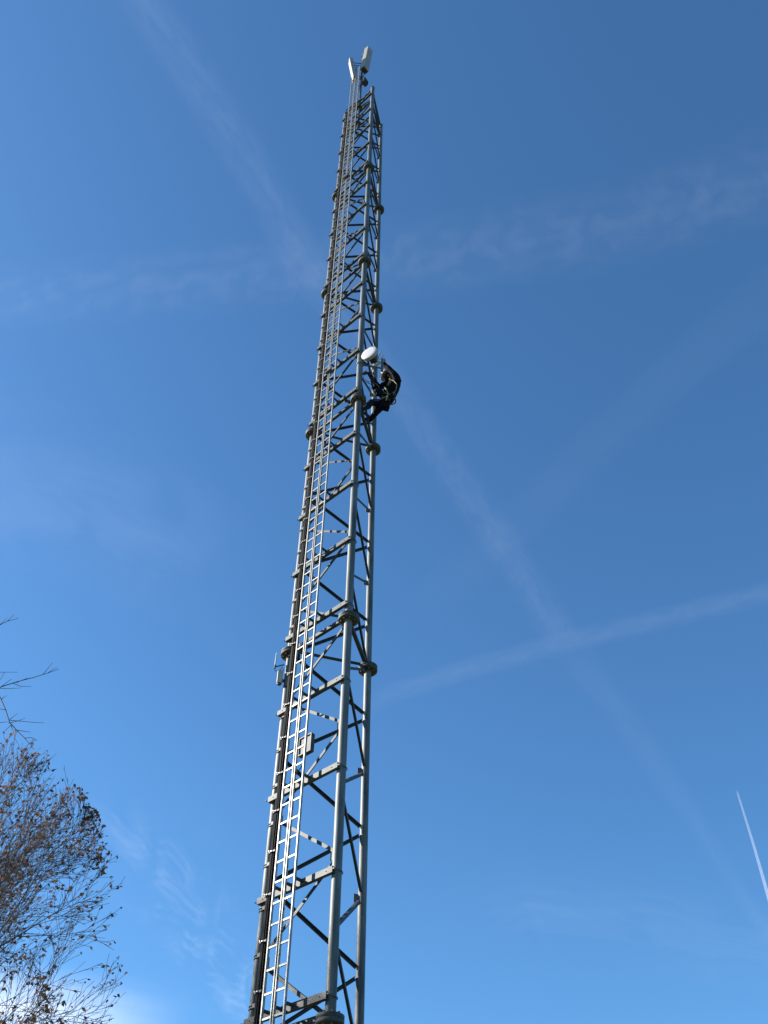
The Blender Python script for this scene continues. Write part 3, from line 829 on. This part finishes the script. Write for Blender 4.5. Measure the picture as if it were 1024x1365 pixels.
for pts in ([(57, 899.5, 8.8), (64, 891, 8.82), (70, 883.5, 8.85)], [(63, 897.5, 8.8), (70, 893, 8.8), (76, 889.5, 8.78)], [(22, 910, 8.8), (31, 906, 8.8), (37, 904, 8.8)],
            [(2, 915, 8.8), (10, 909, 8.8), (16, 905, 8.8)], [(18, 911, 8.8), (28, 915, 8.8), (42, 915, 8.8)], [(-5, 917, 8.8), (10, 918, 8.8), (28, 917, 8.8)],
            [(10, 828, 9), (15, 823, 9), (19, 819, 9)], [(0, 832.5, 9), (5, 828, 9), (9, 824.5, 9)], [(-20, 899, 8.9), (0, 896, 8.9), (24, 896, 8.9)], [(-8, 912, 8.9), (2, 904, 8.9), (6, 896, 8.9)],
            [(13, 960, 8.7), (30, 961.5, 8.7), (45, 963, 8.7), (59, 963.5, 8.7)], [(13, 959, 8.7), (18, 955, 8.7), (24, 951, 8.7)], [(12, 964, 8.7), (24, 961, 8.7), (34, 957, 8.7)],
            [(-10, 963, 8.7), (2, 963, 8.7), (13, 962, 8.7)], [(15, 967, 8.7), (18, 976, 8.7), (21, 987, 8.7)], [(15, 966, 8.7), (9, 972, 8.7), (3, 977, 8.7)], [(2, 932, 8.7), (6, 929, 8.7), (9, 927, 8.7)],
            [(7, 946, 8.7), (1, 945, 8.7), (-6, 946, 8.7)], [(33, 984, 8.7), (42, 983, 8.7), (50, 987, 8.7)], [(22, 973, 8.7), (33, 975, 8.7), (41, 976, 8.7)]):
    twig(pts, .0042, .002)
b.build('trunk', M['bark2'], tr2)


# ------------------------------------------------------------ high cloud and aircraft trails
def trail(name, pts, wid, material, H, label=None, cat=None, kind=None, group=None, thick=.08, seg=40):
    """flat-lens shaped ribbon of ice cloud at height H through the given sky positions; wid in metres"""
    Q = [at_alt(px, py, H) for px, py in pts]
    L_ = [0]
    for i in range(1, len(Q)): L_.append(L_[-1] + (Q[i] - Q[i - 1]).length)
    vs, fs, uvs = [], [], []
    NX, NY = seg, 10
    for i in range(NX + 1):
        u = i / NX; s_ = u * L_[-1]; j = max(k for k in range(len(L_) - 1) if L_[k] <= s_ + 1e-6); f_ = (s_ - L_[j]) / (L_[j + 1] - L_[j])
        p = Q[j].lerp(Q[j + 1], f_)
        j2 = min(j + 1, len(Q) - 2) if f_ > .5 else max(j - 1, 0)
        d = ((Q[j + 1] - Q[j]).normalized() * (1 - abs(f_ - .5)) + (Q[j2 + 1] - Q[j2]).normalized() * abs(f_ - .5)).normalized(); sd = Vector((-d.y, d.x, 0))
        w_ = wid[0] + (wid[1] - wid[0]) * u
        for k in range(NY):
            a = 2 * PI * k / NY
            vs.append(p + sd * math.cos(a) * w_ / 2 + ZV * math.sin(a) * w_ / 2 * thick); uvs.append((s_ / 1000.0, .5 + .5 * math.cos(a), u))
    for i in range(NX):
        for k in range(NY): fs.append((i * NY + k, i * NY + (k + 1) % NY, (i + 1) * NY + (k + 1) % NY, (i + 1) * NY + k))
    me = bpy.data.meshes.new(name); c0 = Q[len(Q) // 2]; me.from_pydata([tuple(v - c0) for v in vs], [], fs)
    lay = me.uv_layers.new(name='UVMap')
    for pl in me.polygons:
        pl.use_smooth = True
        for li in pl.loop_indices:
            q = uvs[me.loops[li].vertex_index]; lay.data[li].uv = (q[2], q[1])
    me.materials.append(material); o = bpy.data.objects.new(name, me); C.objects.link(o); o.location = c0
    return tag(o, label, cat, group, kind)


G = 'aircraft trails across the sky'
trail('contrail', [(150, -70), (190, 0), (300, 165), (420, 370), (545, 545), (650, 695), (750, 850)], (620, 760), cloud_mat('old_trail', .0105, 5.0, (6.0, 1.3, 1), .28, .75, 1.2, 9, .30, (0, 0), .9), 9500,
      'old broad contrail running diagonally behind the mast from top left towards lower right', 'contrail', G, seg=60)
bpy.data.objects['contrail']['group'] = G
trail('contrail', [(715, 800), (750, 850), (840, 970), (920, 1085), (1000, 1210), (1060, 1300)], (900, 300), cloud_mat('old_trail_tail', .0045, 4.0, (3, 1, 1), .25, .75, 1, 5, .5, (.15, 0)), 9500,
      'very faint thin contrail continuing to the lower right corner below the trail crossing', 'contrail', None, G)
trail('contrail', [(420, 975), (520, 925), (620, 893), (740, 860), (880, 825), (1024, 790), (1100, 770)], (700, 720), cloud_mat('cross_trail', .0115, 5.0, (5, 1.3, 1), .28, .75, 1.2, 9, .35, (.3, 0), .8), 9300,
      'soft contrail climbing gently to the right edge, crossing the diagonal trail', 'contrail', None, G)
trail('contrail', [(981.5, 1051), (986, 1066), (1004, 1124), (1024, 1194), (1040, 1250)], (42, 120), cloud_mat('fresh_trail', .12, 6.0, (14, 1.4, 1), .2, .7, .6, 6, .45, (.04, 0), twin=True), 9000,
      'short bright fresh contrail near the right edge', 'contrail', None, G)
trail('contrail', [(520, 850), (640, 745), (780, 610), (900, 500), (1050, 375), (1120, 310)], (1100, 900), cloud_mat('faint_trail', .0035, 3.0, (2.5, 1, 1), .25, .75, 1, 4, .5, (.3, 0)), 9200,
      'barely visible wide contrail slanting up from the trail crossing to the right edge', 'contrail', None, G)
st = 'stuff'
trail('cirrus_cloud', [(-80, 405), (60, 392), (220, 378), (430, 358), (600, 338), (800, 305), (950, 262), (1110, 215)], (900, 1300), cloud_mat('cirrus_band', .012, 5.0, (7.0, 1.4, 1), .36, .75, 1.2, 9, .22, (.05, .05), .5), 8800,
      'long faint band of wispy cirrus crossing behind the upper mast', 'cloud', st, seg=60)
trail('cirrus_cloud', [(120, 1010), (190, 1120), (240, 1200), (300, 1300), (340, 1380)], (2600, 3000), cloud_mat('cirrus_wisp', .055, 3.2, (2.6, 1.5, 1), .46, .80, 1.1, 10, 0, (.3, .2), 1.2), 8000,
      'thin curled cirrus wisps above the lower left crown edge', 'cloud', st)
trail('cirrus_cloud', [(-460, 1350), (0, 1352), (265, 1375)], (8200, 7200), cloud_mat('cirrus_bank', .62, 2.2, (1.2, 1.2, 1), .25, .75, 2.0, 8, .3, (.1, .45), .8), 7600,
      'soft white cloud bank at the bottom left corner behind the tree', 'cloud', st)
trail('cirrus_cloud', [(560, 1250), (700, 1200), (850, 1225), (1000, 1270), (1120, 1290)], (4200, 4600), cloud_mat('cirrus_veil', .012, 3.0, (1.6, 1.6, 1), .35, .75, 1.0, 8, .1, (.3, .2), 1.0), 8200,
      'hazy cirrus veil low on the right', 'cloud', st)
trail('cirrus_cloud', [(-150, 620), (0, 640), (160, 700), (330, 800)], (3800, 3000), cloud_mat('cirrus_left', .014, 3.0, (1.6, 1.6, 1), .3, .75, 1.0, 7, .1, (.1, .4), 1.0), 8600,
      'hardly visible cirrus veil at the left edge halfway up', 'cloud', st)
